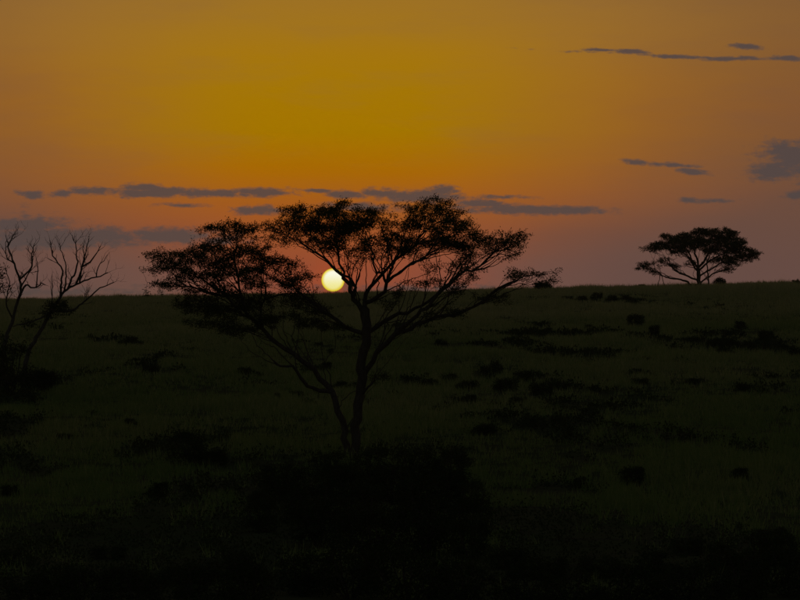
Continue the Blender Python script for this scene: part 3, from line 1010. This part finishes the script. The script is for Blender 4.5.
# middle distance
place(634, 327, 25, 18, 'bushy round shrub standing alone in grass, larger of a close pair', 'mid')
place(655, 337, 18, 14, 'smaller two lobed bush, lower of a close pair on the slope', 'mid')
place(740, 330, 18, 12, 'small round bush alone in grass above the long dark thicket', 'mid')
place(764, 338, 20, 11, 'low bush touching the upper edge of the long dark thicket', 'mid')
for k, (x, y, w, h) in enumerate([(686, 344, 20, 9), (700, 346, 26, 13), (716, 348, 26, 12), (732, 350, 26, 12), (748, 351, 26, 11), (765, 353, 28, 12), (782, 354, 26, 11), (797, 357, 26, 13), (724, 354, 26, 8)]):
    place(x, y, w, h, ('flat shrub along the lower edge of the long dark thicket' if k == 8 else ORD[k] + ' shrub along the long dark thicket, counted from its tapering big acacia end'), 'low', 'shrubs of the long dark thicket')
for x, y, w, h in [(412, 385, 24, 9), (430, 388, 28, 12), (450, 384, 28, 14), (468, 391, 30, 14), (484, 380, 28, 17), (496, 376, 16, 20), (505, 392, 34, 18), (524, 384, 30, 16), (540, 395, 30, 16), (556, 390, 22, 12), (470, 402, 26, 9), (520, 404, 28, 9)]:
    place(x, y, w, h, 'low shrub in the scrub patch on the slope beyond the big acacia', 'low', 'shrubs of the scrub patch')
place(326, 371, 17, 13, 'small round bush between the two trunks of the big acacia', 'mid')
place(331, 355, 9, 8, 'tiny bush uphill of the round bush between the acacia trunks', 'mid')
for k, (x, y, w, h) in enumerate([(356, 390, 20, 11), (341, 389, 22, 10), (322, 394, 26, 8), (296, 397, 20, 8), (277, 400, 10, 9)]):
    #, 22, 10), (356, 390, 20, 11), (322, 394, 26, 8), (296, 397, 20, 8), (277, 400, 10, 9)]:
    place(x, y, w, h, ORD[k] + ' low shrub from the main trunk in the scrub line behind the big acacia', 'low', 'shrubs behind the acacia trunks')
place(190, 466, 50, 42, 'tall rounded bush alone on the grass left clear of the black thicket', 'near')
place(217, 466, 24, 18, 'low bush leaning against the tall rounded bush', 'mid')
place(160, 498, 28, 22, 'squat bush downhill of the tall rounded bush', 'mid')
place(632, 486, 38, 28, 'broad bush alone on the open slope below the scrub patch', 'mid')
place(580, 488, 22, 15, 'small bush next to the broad bush on the open slope', 'mid')
place(485, 436, 40, 16, 'wide flat bush just uphill of the black thicket', 'low')
place(548, 333, 16, 7, 'faint low bush between the big acacia and the crest strip', 'low')
place(590, 330, 18, 7, 'faint low bush uphill of the round shrub pair', 'low')
place(440, 345, 18, 8, 'low bush seen under the right hand limbs of the big acacia', 'low')
place(130, 346, 30, 12, 'wide low bush on the slope between dead trees and big acacia', 'low')
place(150, 372, 26, 9, 'flat bush below the wide low bush on the slope', 'low')
place(245, 375, 20, 10, 'low bush uphill of the bare broken limb of the big acacia', 'low')
place(130, 425, 22, 9, 'flat bush in the dry grass above the tall rounded bush', 'low')
place(65, 440, 28, 9, 'flat bush in the dry grass far from the acacia', 'low')
place(10, 497, 30, 16, 'low bush in the foreground grass below the dead trees', 'low')
place(740, 480, 24, 18, 'bush on the open slope beside the dry grass patch', 'mid')
place(695, 385, 26, 9, 'low bush directly downhill of the long dark thicket', 'low')
place(745, 392, 34, 11, 'wide low bush downhill of the long dark thicket', 'low')
place(640, 385, 26, 9, 'low bush between the scrub patch and the long dark thicket', 'low')

# black thicket in the foreground round the foot of the acacia
for x, y, w, h in [(330, 482, 64, 34), (372, 484, 70, 40), (415, 486, 74, 46), (452, 488, 60, 46), (286, 500, 66, 44), (345, 505, 86, 46), (392, 505, 90, 46), (438, 508, 86, 46), (474, 512, 50, 36), (262, 512, 40, 28), (262, 532, 56, 36), (312, 524, 84, 52), (365, 532, 90, 56), (420, 530, 92, 56), (465, 536, 62, 44),
                   (320, 548, 90, 60), (372, 560, 96, 66), (425, 556, 96, 66), (470, 560, 70, 50), (350, 600, 100, 66), (410, 606, 110, 70), (300, 596, 80, 50), (462, 606, 90, 56)]:
    place(x, y, w, h, 'big dark shrub in the black thicket round the foot of the forked acacia', 'near', 'shrubs of the black thicket')
# dark scrub along the foreground
for x, y, w, h in [(20, 612, 100, 44), (80, 618, 100, 50), (140, 612, 90, 46), (200, 616, 100, 54), (250, 608, 90, 56), (60, 590, 70, 30), (120, 592, 70, 30), (235, 582, 70, 36), (12, 566, 60, 20), (110, 560, 60, 18), (180, 585, 60, 24),
                   (520, 606, 80, 44), (570, 612, 90, 46), (630, 610, 100, 50), (690, 608, 100, 54), (745, 602, 90, 56), (790, 598, 90, 60), (720, 578, 70, 40), (775, 566, 70, 40), (545, 580, 70, 28), (600, 578, 70, 26), (655, 576, 70, 30), (505, 570, 60, 30), (690, 556, 50, 22), (770, 545, 60, 22)]:
    place(x, y, w, h, 'dark foreground shrub in the scrub belt facing the acacia slope', 'near', 'shrubs of the foreground scrub belt')

# ------------------------------------------------------------------ low dark undergrowth and grass
def herb_mask(x, y):
    """0..1: where broad-leaved undergrowth crowds out the grass"""
    m = 0.50 * vnoise(x / 4.5, y / 17.0, 41) + 0.42 * vnoise(x / 1.7, y / 6.5, 42) + 0.25 * vnoise(x / 14.0, y / 40.0, 43)
    m = m + 0.75 * (1 - sstep(y, 50, 68)) - 0.40 * sstep(y, 190, 290)
    return sstep(m, 0.16, 0.58)


rng = np.random.default_rng(15)
N = 24000
hd = rng.uniform(40, 380, N)
hX = rng.uniform(-1, 1, N) * (hd * 0.172 + 9)
mk = herb_mask(hX, hd)
keep = rng.uniform(0, 1, N) < mk * 0.95
hd, hX, mk = hd[keep], hX[keep], mk[keep]
n = len(hd)
PER = 26
sc = np.clip(hd / 75.0, 0.75, 4.0)
rad = rng.uniform(0.22, 0.5, n) * np.clip(hd / 90, 0.8, 1.8)
hgt = rng.uniform(0.16, 0.56, n) * (0.5 + 0.7 * mk)
u = rng.normal(0, 1, (n * PER, 3))
u /= np.linalg.norm(u, axis=1)[:, None]
u *= rng.uniform(0.2, 1, (n * PER, 1)) ** 0.5
cx = np.repeat(hX, PER) + u[:, 0] * np.repeat(rad, PER)
cy = np.repeat(hd, PER) + u[:, 1] * np.repeat(rad, PER)
cz = ground_z(cx, cy) + np.abs(u[:, 2]) * np.repeat(hgt, PER)
D_ = rng.normal(0, 0.7, (n * PER, 3))
D_[:, 2] += 0.5
D_ /= np.linalg.norm(D_, axis=1)[:, None]
S_ = np.cross(D_, rng.normal(0, 1, (n * PER, 3)))
S_ /= np.linalg.norm(S_, axis=1)[:, None]
Lh = (0.10 * np.repeat(sc, PER) * rng.uniform(.6, 1.3, n * PER))[:, None]
Cc = np.stack([cx, cy, cz], 1)
V = np.stack([Cc, Cc + D_ * Lh * .5 + S_ * Lh * .24, Cc + D_ * Lh, Cc + D_ * Lh * .5 - S_ * Lh * .24], 1).reshape(-1, 3)
herbs = link('undergrowth', mesh_np('undergrowth', V, np.arange(len(V)).reshape(-1, 4)), M_SHRUB)
tag(herbs, 'low dark broad leaved undergrowth in patches among the grass', 'undergrowth', kind='stuff')

N = 80000
rng = np.random.default_rng(5)
gd = rng.uniform(40, 395, N)
gX = rng.uniform(-1, 1, N) * (gd * 0.172 + 9)
patch = vnoise(gX / 6.0, gd / 11.0, 21) * 0.55 + vnoise(gX / 2.0, gd / 3.4, 22) * 0.45
keep = rng.uniform(0, 1, N) < np.clip(0.72 + patch * 0.9, 0.05, 1) * (1 - 0.96 * herb_mask(gX, gd))
for (sx, sy, sr) in SHRUBS:
    keep &= ((gX - sx) / (sr * 0.95)) ** 2 + ((gd - sy) / (sr * 1.0 + 0.3)) ** 2 > 1.0
gd, gX, patch = gd[keep], gX[keep], patch[keep]
n = len(gd)
B = 16
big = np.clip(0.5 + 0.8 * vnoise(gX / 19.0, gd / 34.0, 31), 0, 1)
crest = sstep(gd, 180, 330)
th = (0.16 + 0.22 * rng.uniform(0, 1, n) ** 2 + 0.26 * np.clip(patch + 0.2, 0, 1)) * (0.75 + 0.5 * big) * (1 + 0.6 * crest)
scale_d = np.clip(gd / 60.0, 0.8, 6)
C = np.repeat(np.stack([gX, gd], 1), B, 0) + rng.normal(0, 1, (n * B, 2)) * np.repeat(0.08 + 0.05 * scale_d, B)[:, None]
Hh = np.repeat(th, B) * rng.uniform(0.55, 1.3, n * B)
Wd = np.repeat(0.007 + 0.0065 * scale_d, B) * rng.uniform(0.6, 1.4, n * B)
a = rng.uniform(0, 2 * np.pi, n * B)
zb = ground_z(C[:, 0], C[:, 1]) - 0.03
lean = rng.normal(0, 0.30, (n * B, 2)) * Hh[:, None]
V = np.empty((n * B, 3, 3))
dx, dy = np.cos(a) * Wd, np.sin(a) * Wd
V[:, 0] = np.stack([C[:, 0] - dx, C[:, 1] - dy, zb], 1)
V[:, 1] = np.stack([C[:, 0] + dx, C[:, 1] + dy, zb], 1)
V[:, 2] = np.stack([C[:, 0] + lean[:, 0], C[:, 1] + lean[:, 1], zb + Hh], 1)
me = mesh_np('grass', V.reshape(-1, 3), np.arange(n * B * 3).reshape(-1, 3))
at = me.attributes.new('tint', 'FLOAT', 'POINT')
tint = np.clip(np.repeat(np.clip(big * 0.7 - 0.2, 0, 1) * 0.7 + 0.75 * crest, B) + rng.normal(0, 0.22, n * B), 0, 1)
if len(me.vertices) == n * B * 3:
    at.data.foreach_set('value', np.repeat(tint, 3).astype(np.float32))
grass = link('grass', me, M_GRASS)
tag(grass, 'rough savanna grass covering the whole hillside, straw coloured towards the crest', 'grass', kind='stuff')
print('GRASS', n * B, 'HERB', len(herbs.data.polygons))

# ------------------------------------------------------------------ thin evening haze
hx, y0, y1, z0, z1 = 7400.0, -6400.0, 7400.0, -75.0, 12.0
me = bpy.data.meshes.new('haze')
vv = [(x, y, z) for z in (z0, z1) for y in (y0, y1) for x in (-hx, hx)]
me.from_pydata(vv, [], [(0, 2, 3, 1), (4, 5, 7, 6), (0, 1, 5, 4), (2, 6, 7, 3), (0, 4, 6, 2), (1, 3, 7, 5)])
mh, T = material('evening_haze')
pv = T.n('ShaderNodeVolumePrincipled')
pv.inputs['Color'].default_value = (0.9, 0.85, 0.8, 1)
pv.inputs['Density'].default_value = 0.00005
pv.inputs['Anisotropy'].default_value = 0.3
out = T.n('ShaderNodeOutputMaterial')
T.put(out.inputs['Volume'], pv.outputs[0])
hz = link('haze', me, mh)
tag(hz, 'thin even evening haze over the savanna', 'haze', kind='stuff')
